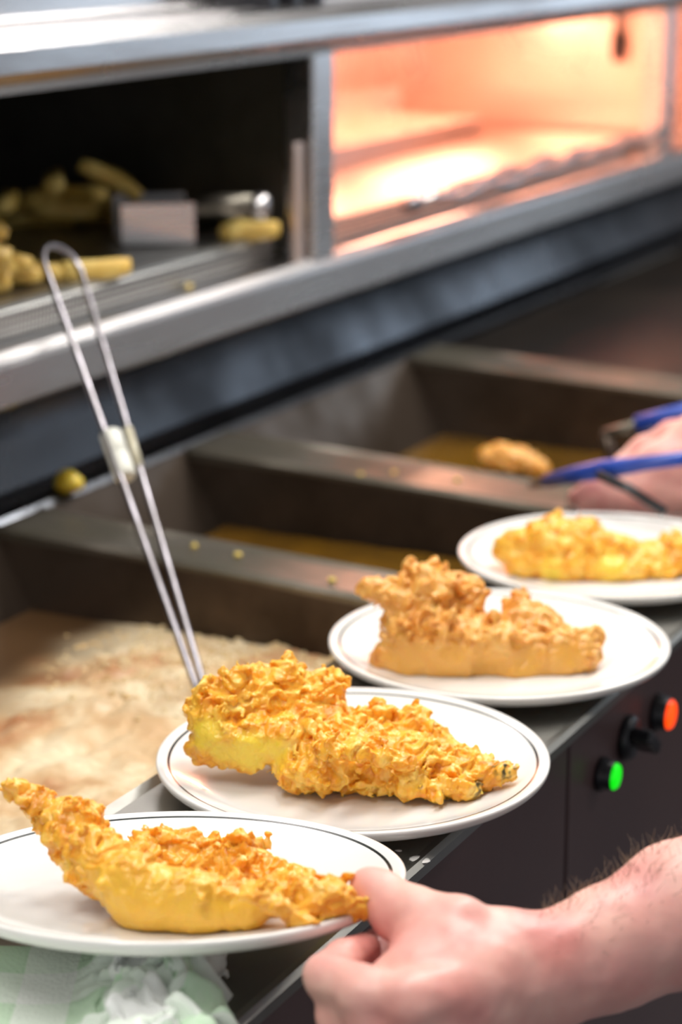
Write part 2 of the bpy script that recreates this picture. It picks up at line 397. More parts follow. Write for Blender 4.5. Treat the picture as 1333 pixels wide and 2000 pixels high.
# pans and dividers
def zs(Y): return (Y - 0.98) * 0.036
YF, YR = 0.757, 1.195
PANS = [(0.86, 1.640), (1.715, 1.985), (2.075, 2.545)]
def pan(x0, x1, slope=0.012, depth=0.22):
    t = 0.003; bm = bmesh.new(); V = []
    for (dx, dz, e) in ((0, 0, 0), (slope, -depth, 0)):
        pass
    top = [(x0, YF, zs(YF)), (x1, YF, zs(YF)), (x1, YR, zs(YR)), (x0, YR, zs(YR))]
    bot = [(x0 + slope, YF + .01, -depth), (x1 - slope, YF + .01, -depth), (x1 - slope, YR - .13, -depth), (x0 + slope, YR - .13, -depth)]
    v = [bm.verts.new(p) for p in top + bot]
    for i in range(4):
        j = (i + 1) % 4; bm.faces.new((v[i], v[j], v[4 + j], v[4 + i]))
    bm.faces.new((v[4], v[5], v[6], v[7]))
    bmesh.ops.subdivide_edges(bm, edges=bm.edges, cuts=2, use_grid_fill=True)
    me = bpy.data.meshes.new('pan'); bmesh.ops.recalc_face_normals(bm, faces=bm.faces); bm.to_mesh(me); bm.free()
    o = mobj('pan', me, STEEL_G); md = o.modifiers.new('thickness', 'SOLIDIFY'); md.thickness = t; md.offset = 0
    return part(o)
for a, b in PANS: pan(a, b)
def divider(x0, x1):
    pr = [(x0 - 0.002, 0), (x0 + 0.002, 0.004), (x0 + 0.008, 0.0015), (x1 - 0.008, 0.0015), (x1 - 0.002, 0.004), (x1 + 0.002, 0), (x1 + 0.001, -0.012), (x0 - 0.001, -0.012)]
    vs = []; fs = []
    for Y in (YF - 0.004, YR): vs += [(x, Y, z + zs(Y) + 0.0015) for x, z in pr]
    n = len(pr)
    for k in range(n): fs.append((k, (k + 1) % n, (k + 1) % n + n, k + n))
    fs += [tuple(range(n))[::-1], tuple(range(n, 2 * n))]
    bm = bmesh.new(); me = bpy.data.meshes.new('d'); me.from_pydata(vs, [], fs); bm.from_mesh(me); bpy.data.meshes.remove(me)
    return part(bobj('pan_divider', bm, STEEL_D))
for (a, b), (c, d) in zip(PANS[:-1], PANS[1:]): divider(b, c)
divider(0.78, 0.86); divider(2.545, 2.625)
part(boxobj('cover_plate', 2.627, X1, YF, YR, -0.016, 0.0, INNER, None, 0.002))
# splash back rising from the rear of the pans to the underside of the hot cupboard
sp = [(1.195, 0.009), (1.200, 0.014), (1.212, 0.017), (1.226, 0.026), (1.268, 0.100), (1.276, 0.150), (1.286, 0.150), (1.278, 0.098), (1.236, 0.022), (1.215, 0.008), (1.197, 0.002)]
part(extrude_x('splashback', sp, X0, X1, BACKST, smooth=False))
# hot cupboard: lip, floor, header, back, roof, uprights
lip = [(1.162, 0.1870), (1.1565, 0.1862), (1.1475, 0.1790), (1.1450, 0.1745), (1.1445, 0.140), (1.148, 0.136), (1.200, 0.118), (1.225, 0.118), (1.225, 0.124), (1.202, 0.125), (1.156, 0.142), (1.156, 0.178), (1.665, 0.172), (1.665, 0.178), (1.165, 0.183)]
part(extrude_x('cupboard_lip', lip, X0, X1, STEEL))
hd = [(1.150, 0.420), (1.138, 0.424), (1.132, 0.432), (1.132, 0.452), (1.138, 0.463), (1.152, 0.468), (1.205, 0.470), (1.212, 0.474), (1.214, 0.80), (1.222, 0.80), (1.224, 0.466), (1.16, 0.455), (1.16, 0.432), (1.175, 0.414), (1.168, 0.410), (1.152, 0.412)]
part(extrude_x('cupboard_header', hd, X0, X1, STEEL))
UPR = [(0.98, 1.035), (2.205, 2.255), (3.395, 3.445), (4.50, 4.55)]
for a, b in UPR:
    part(boxobj('upright', a, b, 1.152, 1.19, 0.180, 0.462, STEEL, None, 0.003))
    part(boxobj('partition', b - 0.010, b, 1.19, 1.665, 0.178, 0.46, STEEL_D, None, 0.002))
part(boxobj('upright_reflection', 2.178, 2.196, 1.160, 1.168, 0.180, 0.318, LIT_STEEL, None, 0.002))  # pale warm strip standing in for the reflection beside the upright
BK = [(0.35, 1.024, INNER), (1.035, 2.244, INNER), (2.256, 3.434, LIT_STEEL), (3.446, 4.539, LIT_STEEL)]
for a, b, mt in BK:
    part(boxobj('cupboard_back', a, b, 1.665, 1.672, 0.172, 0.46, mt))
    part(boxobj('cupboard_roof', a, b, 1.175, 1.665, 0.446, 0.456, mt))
part(boxobj('casing', X0, X1, 1.674, 1.70, -0.90, 0.80, STEEL_D))
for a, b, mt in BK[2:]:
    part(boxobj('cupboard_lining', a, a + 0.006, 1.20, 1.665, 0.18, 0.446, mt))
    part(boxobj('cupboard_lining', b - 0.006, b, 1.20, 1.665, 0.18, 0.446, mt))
# heat lamps inside the lit compartments
for (a, b, y) in ((2.36, 2.80, 1.42), (2.90, 3.34, 1.42), (3.50, 3.95, 1.42)):
    e = empty('heat_lamp', ((a + b) / 2, y, 0.425)); part(e); e.matrix_parent_inverse = Matrix.Translation(-Vector(RNG.location))
    L2 = (b - a) / 2
    tubeobj('glowing_tube', [(-L2 + .02, 0, -0.012), (L2 - .02, 0, -0.012)], 0.006, HEATM, e, 12)
    boxobj('lamp_holder', -L2, -L2 + .02, -.012, .012, -.022, .02, STEEL, e, .002); boxobj('lamp_holder', L2 - .02, L2, -.012, .012, -.022, .02, STEEL, e, .002)
    d = bpy.data.lights.new('heat_lamp_glow', 'AREA'); d.shape = 'RECTANGLE'; d.size = L2 * 1.8; d.size_y = 0.05; d.energy = 4.4; d.color = (1.0, 0.42, 0.27)
    o = bpy.data.objects.new('heat_lamp_glow', d); COL.objects.link(o); o.parent = e; o.location = (0, 0, -0.022)
# rocker switches on the panel above the header
for k in range(3):
    c = on_y(499 + 46 * k, 6, 1.165)
    part(boxobj('rocker_switch', c[0] - 0.0085, c[0] + 0.0085, 1.1415, 1.211, 0.4655, 0.512, BLACK, None, 0.003))

# ------------------------------------------------------------------ perforated racks, scoop, chips, tongs
def rack(x0, x1, mt, label):
    pr = [(1.196, 0.184), (1.194, 0.208), (1.197, 0.2135), (1.203, 0.216), (1.65, 0.216), (1.65, 0.2135), (1.205, 0.2135), (1.199, 0.209), (1.200, 0.184)]
    o = extrude_x('perforated_rack', [(y, z) for y, z in pr], x0, x1, mt, nx=2)
    return tag(o, label, 'rack', 'perforated racks')
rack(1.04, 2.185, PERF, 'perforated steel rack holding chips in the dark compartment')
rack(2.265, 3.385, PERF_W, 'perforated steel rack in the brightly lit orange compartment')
ZR = 0.2165
random.seed(4)
def chip_mesh(seed, L, wd):
    r = random.Random(seed); bm = bmesh.new(); n = 6; rings = []
    bend = r.uniform(-.0018, .0018); tw = r.uniform(-.3, .3)
    for i in range(n):
        t = i / (n - 1); x = (t - .5) * L; ww = wd * (0.5 if i in (0, n - 1) else 0.5 * r.uniform(.92, 1.08)); hh = wd * .45 * (0.75 if i in (0, n - 1) else 1)
        c = []
        for (a, b) in ((-1, -.7), (-.7, -1), (.7, -1), (1, -.7), (1, .7), (.7, 1), (-.7, 1), (-1, .7)):
            y = a * ww; z = b * hh; ca, sa = math.cos(tw * t), math.sin(tw * t)
            c.append(bm.verts.new((x, y * ca - z * sa, y * sa + z * ca + bend * (1 - (2 * t - 1) ** 2) * 2)))
        rings.append(c)
    for i in range(n - 1):
        for k in range(8): bm.faces.new((rings[i][k], rings[i][(k + 1) % 8], rings[i + 1][(k + 1) % 8], rings[i + 1][k]))
    bm.faces.new(rings[0][::-1]); bm.faces.new(rings[-1])
    bmesh.ops.recalc_face_normals(bm, faces=bm.faces)
    me = bpy.data.meshes.new('chip'); bm.to_mesh(me); bm.free(); me.materials.append(CHIPM)
    me.polygons.foreach_set('use_smooth', [True] * len(me.polygons))
    return me
CM = [chip_mesh(i, L, wd) for i, (L, wd) in enumerate(((.075, .019), (.062, .020), (.085, .018), (.05, .021), (.07, .022)))]
def chip(p, yaw, pit, k, label, group=None, roll=0.0):
    o = bpy.data.objects.new('chip', CM[k % 5]); COL.objects.link(o)
    o.location = tuple(map(float, p)); o.rotation_euler = (roll, pit, yaw)
    return tag(o, label, 'chip', group)
# heap of chips at the near left of the rack (front heap) and a second heap further back
front = [((10, 545), .0085, -1.05, 0), ((60, 540), .0085, -.75, 2), ((-30, 560), .0085, -.9, 4), ((110, 533), .0085, -1.2, 1), ((20, 530), .0255, -.6, 2), ((75, 522), .025, -1.3, 0),
         ((-70, 522), .026, -1.0, 4), ((0, 500), .042, -.5, 1), ((45, 505), .040, -1.1, 2), ((-45, 535), .026, -1.4, 0), ((10, 470), .058, -.8, 3), ((-15, 455), .060, -.4, 0), ((30, 480), .058, -1.2, 1), ((0, 440), .076, -.9, 4), ((-80, 495), .044, -.7, 2), ((85, 500), .042, -.9, 3)]
for (px, py), h, yaw, k in front:
    p = on_z(px, py + 12, ZR + h) + FH * .035; p[1] = max(p[1], 1.255); chip(p, yaw, random.uniform(-.12, .12), k, 'golden chip heaped at the near left of the dark rack', 'chips heaped at the front left of the rack', random.uniform(-.4, .4))
chip(on_z(180, 530, ZR + .0085) + FH * .02, -.75, 0, 4, 'single pale chip lying just behind the wire loop handle')
back = [((20, 415), .009, .3), ((70, 420), .009, -.8), ((110, 408), .009, .9), ((150, 405), .009, -.4), ((200, 405), .009, .5), ((240, 398), .009, -1.2), ((30, 400), .026, 1.4), ((85, 395), .026, .2),
        ((130, 400), .026, -1.0), ((185, 385), .026, .8), ((225, 375), .027, -.3), ((245, 360), .044, 1.2), ((90, 370), .044, -.9), ((105, 345), .06, .6), ((215, 345), .06, -1.1), ((10, 385), .044, .4), ((160, 375), .044, 1.1)]
for i, ((px, py), h, yaw) in enumerate(back):
    p = on_z(px, py + 8, ZR + h); p[0] = min(p[0], 2.19); chip(p, (1.57 + yaw * .45) if p[0] > 2.15 else yaw, random.uniform(-.5, .5) if h > .02 else 0, i + 1, 'golden chip in the heap at the back of the dark rack', 'chips heaped at the back of the rack', random.uniform(-.5, .5))
chip(on_z(500, 447, ZR + .009), -.9, 0, 3, 'yellow chip at the right end of the dark rack under the scoop handle')
chip(on_z(462, 446, ZR + .009), .2, 0, 1, 'darker chip lying half behind the scoop handle on the rack')
# scoop
sc = empty('chip_scoop', on_z(300, 480, ZR)); tag(sc, 'stainless chip scoop lying on the dark perforated rack', 'scoop')
sx = Matrix.Rotation(math.radians(-52), 4, 'Z')
bm = bmesh.new(); box(bm, -.035, .045, -.003, 0.0, .0015, .046, .0008); box(bm, -.035, .045, .0, .085, .0012, .0032, .0006); box(bm, -.035, .045, .082, .085, .0015, .046, .0008); box(bm, .042, .045, .0, .085, .0015, .040, .0006)
o = bobj('scoop_body', bm, STEEL, sc); o.matrix_local = sx
bm = bmesh.new(); tube(bm, [(.044, .030, .032), (.055, .028, .037), (.075, .022, .039), (.112, .008, .039)], [.008, .010, .0120, .0128], 16)
o = bobj('scoop_handle', bm, STEEL_D, sc, True); o.matrix_local = sx
bm = bmesh.new(); tube(bm, [(.111, .0083, .039), (.116, .0065, .039), (.124, .0035, .039), (.127, .0024, .039)], [.0130, .0142, .0138, .010], 16)
o = bobj('handle_cap', bm, STEEL, sc, True); o.matrix_local = sx
# tongs lying along the lit rack
tg = empty('metal_tongs', on_z(1040, 335, ZR)); tag(tg, 'shiny steel tongs lying along the front of the lit rack', 'tongs')
A = on_z(815, 408, ZR) ; B = on_z(1285, 268, ZR); dirx = (B - A) / np.linalg.norm(B - A); nrm = np.array([-dirx[1], dirx[0], 0]); O = on_z(1040, 335, ZR)
for s, nm in ((-1, 'arm'), (1, 'arm')):
    pts = []; n = 26
    for i in range(n):
        t = i / (n - 1); p = A + (B - A) * t + nrm * s * (0.004 + 0.022 * math.sin(math.pi * min(1, t * 1.15)) * (1 - t * .6)) + ZZ * (0.008 + 0.004 * math.sin(t * 40))
        pts.append(p - O)
    tubeobj('arm', pts, [0.0055 + 0.002 * math.sin(i * 2.1) for i in range(n)], STEEL, tg, 8)
tubeobj('grip_end', [A - O + np.array([-.03, .0, .008]), A - O + np.array([-.012, 0, .008]), A - O + np.array([.004, 0, .008])], [.008, .0105, .009], STEEL_W, tg)
# serving tray tilted at the back of the lit compartment and a hanging probe
tr = empty('serving_tray', (2.83, 1.47, ZR)); tag(tr, 'shallow steel tray standing at the back of the lit compartment', 'tray')
bm = bmesh.new(); box(bm, -.42, .42, -.065, .075, .012, .0145, .0006); box(bm, -.42, .42, -.067, -.064, .0, .03, .0006); box(bm, -.42, .42, .073, .076, .0, .075, .0006); box(bm, -.421, -.418, -.065, .075, .0, .03, .0006); box(bm, .418, .421, -.065, .075, 0, .03, .0006)
bobj('tray_body', bm, LIT_STEEL, tr)
pp = on_y(1205, 100, 1.24)
e = empty('hanging_skewer', (pp[0], 1.24, 0.30)); tag(e, 'dark rod hanging from the roof inside the lit compartment', 'rod')
tubeobj('shaft', [(0, 0, 0.146), (0, 0, 0.06)], 0.005, BLACK, e); tubeobj('handle', [(0, 0, 0.075), (0, 0, 0.05), (0, 0, 0.028)], [.008, .0095, .0065], BLACK, e, 12)

# ------------------------------------------------------------------ frying oil
def oil_surface(x0, x1, y0, y1, z, h, amp, fs_):
    nx = int((x1 - x0) / h) + 1; ny = int((y1 - y0) / h) + 1
    X, Y = np.meshgrid(np.linspace(x0, x1, nx), np.linspace(y0, y1, ny), indexing='ij')
    P = np.stack([X.ravel(), Y.ravel(), np.zeros(nx * ny)], 1)
    zz = np.zeros(len(P))
    for s, a in fs_: zz += a * np.abs(noise(P, s, s * .13))
    V = P.copy(); V[:, 2] = z + amp * zz
    i = np.arange(nx - 1)[:, None] * ny + np.arange(ny - 1)[None, :]
    Q = np.stack([i, i + ny, i + ny + 1, i + 1], -1).reshape(-1, 4)
    return V, Q
def foam_mat():
    M = mat('frothing_oil', lin(200, 168, 120), 0.35, 0.0, sss=0.15, ssr=(1, .7, .4)); nt = M.node_tree; p = nt.nodes['Principled BSDF']; L = nt.links.new; N = nt.nodes.new
    tc = N('ShaderNodeTexCoord'); n1 = N('ShaderNodeTexNoise'); n1.inputs['Scale'].default_value = 11; n1.inputs['Detail'].default_value = 6; n1.inputs['Distortion'].default_value = 0.6; L(tc.outputs['Object'], n1.inputs['Vector'])
    r = N('ShaderNodeValToRGB'); e = r.color_ramp.elements; e[0].position = .33; e[0].color = lin(180, 126, 86); e[1].position = .60; e[1].color = lin(230, 212, 178)
    x = e.new(.46); x.color = lin(206, 172, 130)
    L(n1.outputs['Fac'], r.inputs['Fac'])
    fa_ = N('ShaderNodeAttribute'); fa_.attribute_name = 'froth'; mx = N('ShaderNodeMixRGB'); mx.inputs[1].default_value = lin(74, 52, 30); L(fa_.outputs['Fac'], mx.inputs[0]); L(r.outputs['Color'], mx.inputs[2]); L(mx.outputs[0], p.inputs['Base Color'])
    v = N('ShaderNodeTexVoronoi'); v.inputs['Scale'].default_value = 170; L(tc.outputs['Object'], v.inputs['Vector'])
    b = N('ShaderNodeBump'); b.inputs['Strength'].default_value = .14; b.inputs['Distance'].default_value = .002; b.invert = True; L(v.outputs['Distance'], b.inputs['Height']); L(b.outputs['Normal'], p.inputs['Normal'])
    return M
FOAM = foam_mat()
BUB = mat('froth_bubble', lin(228, 204, 160), 0.12, 0.0, col2=lin(206, 172, 120), scale=30, coat=0.5, sss=.2, ssr=(1, .7, .4))
a, b = PANS[0]
V, Q = oil_surface(a + .006, b - .006, YF + .006, YR - .040, -0.066, 0.003, 1.0, ((22, .010), (60, .004), (150, .0010)))
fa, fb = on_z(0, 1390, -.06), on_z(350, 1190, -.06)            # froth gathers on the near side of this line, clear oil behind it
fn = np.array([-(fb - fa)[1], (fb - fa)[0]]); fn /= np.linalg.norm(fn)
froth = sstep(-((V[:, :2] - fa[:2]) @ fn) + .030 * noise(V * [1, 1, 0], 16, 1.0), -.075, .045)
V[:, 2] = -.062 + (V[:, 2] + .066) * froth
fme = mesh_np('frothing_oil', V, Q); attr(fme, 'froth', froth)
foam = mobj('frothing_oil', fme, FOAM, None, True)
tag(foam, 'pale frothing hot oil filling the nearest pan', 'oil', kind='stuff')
# bubbles on it (uncountable)
rb = np.random.RandomState(3); bmv = []; bmf = []
ico = bmesh.new(); bmesh.ops.create_icosphere(ico, subdivisions=1, radius=1.0); IV = np.array([v.co[:] for v in ico.verts]); IFc = [tuple(v.index for v in f.verts) for f in ico.faces]; ico.free()
zof = V[:, 2]
pick = rb.choice(len(V), 1300, p=(lambda q: q / q.sum())(froth ** 2 * sstep(V[:, 0], 1.40, 1.60)))
for q in pick:
    c = V[q]; r = rb.gamma(2.5, .0006) + .0008
    base = len(bmv) * 0
    bmv.append(IV * r * np.array([1, 1, .8]) + c + np.array([0, 0, -r * .1]))
VV = np.concatenate(bmv); FF = (np.array(IFc)[None] + (np.arange(len(bmv)) * len(IV))[:, None, None]).reshape(-1, 3)
o = mobj('bubbles', mesh_np('bubbles', VV, FF), BUB, foam, True); o['kind'] = 'stuff'
OILM = mat('clear_hot_oil', lin(120, 84, 18), 0.08, 0.0, col2=lin(70, 48, 14), scale=7, bump=0.06, bscale=18, coat=0.6)
for (a, b), z, lab in ((PANS[1], -.066, 'still amber oil in the narrow second pan'), (PANS[2], -.085, 'dark oil in the third pan behind the tongs')):
    V2, Q2 = oil_surface(a + .010, b - .010, YF + .012, YR - .055, z, .012, 1.0, ((14, .002), (40, .0012)))
    tag(mobj('frying_oil', mesh_np('frying_oil', V2, Q2), OILM, None, True), lab, 'oil', kind='stuff')

# ------------------------------------------------------------------ plates
def plate_profile():
    up = [(0, .0085), (.04, .0085), (.075, .0088), (.092, .0096), (.106, .0120), (.117, .0157), (.1235, .0184), (.1244, .0188), (.1266, .0194), (.1280, .0200), (.1305, .0208), (.1325, .0212), (.1338, .0206), (.1342, .0190), (.1338, .0170), (.1322, .0148), (.128, .0118), (.116, .0078), (.100, .0048), (.088, .0034), (.083, .0026), (.0815, .0), (.0785, .0), (.077, .0022), (.05, .0026), (0, .0026)]
    return [(r * .9905, z) for r, z in up]
PP = plate_profile()
_pr = np.array([p[0] for p in PP[:13]]); _pz = np.array([p[1] for p in PP[:13]])
RIMZ = .0212
def plate(C, tilt, label):
    o = lathe('dinner_plate', PP, 128, [CHINA, LINE], None, band=(.1234, .1252))
    md = o.modifiers.new('sub', 'SUBSURF'); md.levels = 1; md.render_levels = 1
    M = Matrix.Identity(4)
    for i in range(3):
        M[i][0] = RT[i]; M[i][1] = FH[i]; M[i][2] = ZZ[i]
    M = Matrix.Translation(Vector(tuple(C))) @ M @ Matrix.Rotation(math.radians(tilt), 4, 'X')
    o.matrix_world = M
    tag(o, label, 'plate', 'dinner plates')
    return np.array(M)
C2 = on_z(690, 1472, RIMZ); C2[2] = 0.0
C3 = on_z(972, 1250, RIMZ); C3[2] = 0.0; C3[0] += .003
C4 = on_z(1185, 1080, RIMZ); C4[2] = 0.0; C4[0] += .006
TILT1 = -8.5
C1 = np.array([1.0015, .6154, .0480 - RIMZ * math.cos(math.radians(8.5))]) - .014 * FH
M1 = plate(C1, TILT1, 'nearest white plate with dark rim line, tilted and held by a hand')
M2 = plate(C2, 0, 'second white plate from the front with a thin dark rim line')
M3 = plate(C3, 0, 'third white plate along the ledge, between two other plates')
M4 = plate(C4, 0, 'farthest white plate, cut off by the right edge of the picture')

# ------------------------------------------------------------------ battered fish
def fish(name, C, M, chains, nubs, smooth, label, h, material, seed, amp=1.0, skin=(), dv=0.0):
    """chains: lists of (px, py, v, r_mm); smooth: (px, py, v, r_mm) zones of thin smooth batter"""
    rr = random.Random(seed); segs = []
    nubs = [(x, y, v + dv, *q) for x, y, v, *q in nubs]; smooth = [(x, y, v + dv, r) for x, y, v, r in smooth]; skin = [(x, y, v + dv, r) for x, y, v, r in skin]
    for ch in chains: segs += chain([(on_v(x, y, C, v + dv), r / 1000) for x, y, v, r in ch])
    SA = np.array([q[0] for q in segs]); SB = np.array([q[1] for q in segs]) - SA; SL = np.maximum((SB ** 2).sum(1), 1e-9); SR0 = np.array([q[2] for q in segs]); SR1 = np.array([q[3] for q in segs])
    for (x, y, v, rad, n, L0, rn) in nubs:                    # craggy scraps of crisp batter
        c = on_v(x, y, C, v)
        for _ in range(int(n * .65)):
            d = np.array([rr.gauss(0, 1), rr.gauss(0, 1), rr.gauss(.6, .8)]); d /= np.linalg.norm(d)
            a = c + np.array([rr.gauss(0, 1), rr.gauss(0, 1), rr.gauss(0, .7)]) * rad / 1000 * .6
            r0 = rn * rr.uniform(.7, 1.3) / 1000
            t_ = np.clip(((a - SA) * SB).sum(1) / SL, 0, 1); cp = SA + SB * t_[:, None]; ds = np.linalg.norm(a - cp, axis=1) - (SR0 + (SR1 - SR0) * t_)
            q_ = int(ds.argmin())
            if ds[q_] > -.0015:                               # root the scrap in the body
                a = a + (cp[q_] - a) / np.linalg.norm(cp[q_] - a) * (ds[q_] + .0015)
            segs.append((a, a + d * L0 * rr.uniform(.5, 1.7) / 1000, r0 * 1.25, r0 * rr.uniform(.7, 1.0), .0060))
    D, lo = cone_field(segs, h, .009, .007)
    Mi = np.linalg.inv(M)
    idx = np.nonzero(np.abs(D) < .0085); P = grid_pts(idx, lo, h)
    sm = np.zeros(len(P))
    for x, y, v, r in smooth:
        q = on_v(x, y, C, v); d = np.linalg.norm(P - q, axis=1); sm = np.maximum(sm, 1 - sstep(d, r * .55 / 1000, r * 1.25 / 1000))
    cr = 1 - sm * .80
    W = P + np.stack([noise(P, 90, seed + 3.1), noise(P, 90, seed + 17.7), noise(P, 90, seed + 31.3)], 1) * .0024
    n0 = noise(P, 38, seed * 1.7)
    r1 = 1 - 2.2 * np.abs(noise(W, 75, seed + .3))
    r2 = 2.4 * np.abs(noise(W, 125, seed + 5.9)) - .6
    r3 = 2.4 * np.abs(noise(W, 330, seed + 2.9)) - .6
    n3 = noise(P, 420, seed + 9.1)
    disp = (n0 * .0045 + r1 * .0022 * cr + r2 * .0022 * cr + r3 * .0007 * cr + n3 * .0003 * (.35 + .65 * cr)) * amp
    D[idx] -= disp - .0010
    # rest on the plate: cut by its upper surface
    loc = (P - M[:3, 3]) @ Mi[:3, :3].T
    rad = np.hypot(loc[:, 0], loc[:, 1]); floor_ = np.interp(rad, _pr, _pz) + .0004
    floor_ = np.where(rad > .1322, -1, floor_)
    D[idx] = np.maximum(D[idx], floor_ - loc[:, 2])
    rest = np.nonzero(D < -.0084)
    Pr = grid_pts(rest, lo, h); lr = (Pr - M[:3, 3]) @ Mi[:3, :3].T; ra = np.hypot(lr[:, 0], lr[:, 1])
    D[rest] = np.maximum(D[rest], np.where(ra > .1322, -1, np.interp(ra, _pr, _pz) + .0004) - lr[:, 2])
    V, Q = largest(*surface(D, lo, h))
    me = mesh_np(name, V - C, Q)
    sm = np.zeros(len(V))
    for x, y, v, r in smooth:
        q = on_v(x, y, C, v); d = np.linalg.norm(V - q, axis=1); sm = np.maximum(sm, 1 - sstep(d, r * .5 / 1000, r * 1.3 / 1000))
    attr(me, 'crust', 1 - sm * .9)
    sk = np.zeros(len(V))
    for x, y, v, r in skin:
        q = on_v(x, y, C, v); d = np.linalg.norm(V - q, axis=1); sk = np.maximum(sk, (1 - sstep(d, r * .4 / 1000, r / 1000)) * sstep(noise(V, 260, 2.2), -.05, .30))
    attr(me, 'skin', sk)
    o = mobj(name, me, material, None, True); o.location = tuple(C)
    return tag(o, label, 'fried fish', 'battered fish on plates')

fish('battered_fish', C1, M1,
     [[(12, 1543, .030, 3.5), (45, 1545, .030, 5), (85, 1572, .028, 6.5), (118, 1600, .022, 10), (150, 1645, .010, 15), (200, 1695, -.015, 17), (285, 1750, -.040, 19.5), (380, 1767, -.048, 17), (470, 1770, -.045, 12.5), (560, 1748, -.046, 9), (630, 1760, -.052, 12), (668, 1774, -.054, 10), (686, 1775, -.054, 6.5)],
      [(130, 1575, .022, 5), (175, 1600, .020, 6.5), (195, 1640, .018, 8)],
      [(200, 1665, .010, 10), (250, 1690, .020, 9), (318, 1662, .038, 13), (400, 1686, .038, 12.5), (470, 1692, .030, 12), (540, 1718, .010, 10.5), (610, 1742, -.015, 11)],
      [(470, 1665, .035, 5), (507, 1648, .035, 3.5)],
      [(470, 1750, -.066, 5), (545, 1772, -.076, 3.8), (603, 1812, -.076, 3.0)],
      [(300, 1748, .0, 12), (420, 1765, -.01, 9), (540, 1758, -.02, 8)]],
     [(160, 1625, 0, 16, 16, 10, 2.4), (230, 1660, -.01, 18, 16, 9, 2.4), (330, 1640, .035, 16, 18, 8, 2.2), (420, 1665, .035, 16, 16, 8, 2.2), (500, 1690, .025, 14, 14, 8, 2.0), (270, 1705, -.04, 16, 12, 7, 2.2), (350, 1720, -.045, 16, 12, 7, 2.2), (430, 1735, -.045, 16, 14, 7, 2.2), (520, 1735, -.040, 14, 14, 7, 2.0), (610, 1740, -.050, 14, 14, 7, 2.0), (660, 1762, -.055, 10, 12, 6, 1.8), (682, 1776, -.055, 6, 6, 5, 1.6), (60, 1550, .03, 8, 8, 8, 1.6), (20, 1540, .03, 5, 6, 8, 1.4), (150, 1578, .022, 8, 7, 10, 2.0)],
     [(150, 1720, -.05, 20), (210, 1765, -.055, 24), (290, 1795, -.06, 26), (380, 1805, -.065, 26), (460, 1795, -.065, 20), (520, 1780, -.065, 12)],
     'curled battered fish with upturned tail on the nearest plate held by a hand', .00085, BATTER1, 11, .9, dv=-.020)
fish('battered_fish', C2, M2,
     [[(425, 1395, .0, 22), (500, 1380, .01, 23), (570, 1385, .015, 23), (640, 1420, .01, 20)],
      [(420, 1437, -.012, 19), (500, 1448, -.015, 18), (570, 1450, -.02, 18)],
      [(590, 1395, .03, 14), (635, 1365, .035, 13), (652, 1335, .035, 8), (655, 1318, .035, 4)],
      [(580, 1500, -.035, 13), (640, 1495, -.035, 18), (720, 1490, -.025, 19), (800, 1492, -.025, 18), (875, 1505, -.025, 14), (945, 1512, -.03, 10), (985, 1505, -.03, 6)],
      [(680, 1432, .02, 12), (740, 1430, .02, 11), (800, 1432, .02, 11), (850, 1455, .01, 10), (920, 1480, -.01, 9)],
      [(728, 1400, .02, 5), (740, 1378, .02, 3.4)], [(790, 1420, .02, 7), (798, 1398, .02, 4), (826, 1408, .02, 3.5)], [(845, 1440, .015, 6), (864, 1426, .015, 3.6)], [(470, 1330, .0, 8), (480, 1308, .0, 4)], [(560, 1320, .012, 7), (572, 1304, .012, 3.6)],
      [(600, 1440, 0, 22), (700, 1460, 0, 20), (800, 1470, 0, 16)],
      [(640, 1455, -.055, 4), (700, 1468, -.058, 4), (760, 1485, -.058, 3.5), (790, 1492, -.055, 3)],
      [(800, 1535, -.05, 4), (860, 1538, -.05, 4), (930, 1542, -.048, 3)]],
     [(450, 1340, .0, 20, 18, 7, 2.4), (540, 1330, .01, 20, 18, 8, 2.4), (640, 1340, .035, 14, 16, 8, 2.4), (560, 1400, -.01, 22, 18, 8, 2.4), (660, 1420, -.01, 20, 20, 8, 2.2), (740, 1410, .02, 16, 18, 8, 2.2), (810, 1425, .02, 16, 18, 8, 2.2), (620, 1480, -.05, 16, 16, 8, 2.2), (700, 1520, -.05, 16, 18, 8, 2.2), (780, 1530, -.05, 14, 18, 8, 2.0), (860, 1490, -.02, 16, 18, 7, 2.0), (940, 1495, -.03, 12, 14, 6, 1.8), (630, 1530, -.05, 12, 12, 8, 2.2), (860, 1540, -.045, 12, 12, 7, 2.0), (455, 1420, -.03, 10, 8, 8, 2.2)],
     [(400, 1435, -.03, 13), (485, 1475, -.035, 17), (530, 1470, -.04, 12), (435, 1470, -.03, 10)],
     'large craggy battered fish on the second plate from the front', .00085, BATTER, 23,
     dv=-.006, skin=[(985, 1500, -.035, 11), (930, 1540, -.045, 10), (880, 1545, -.045, 10), (820, 1540, -.05, 8)])
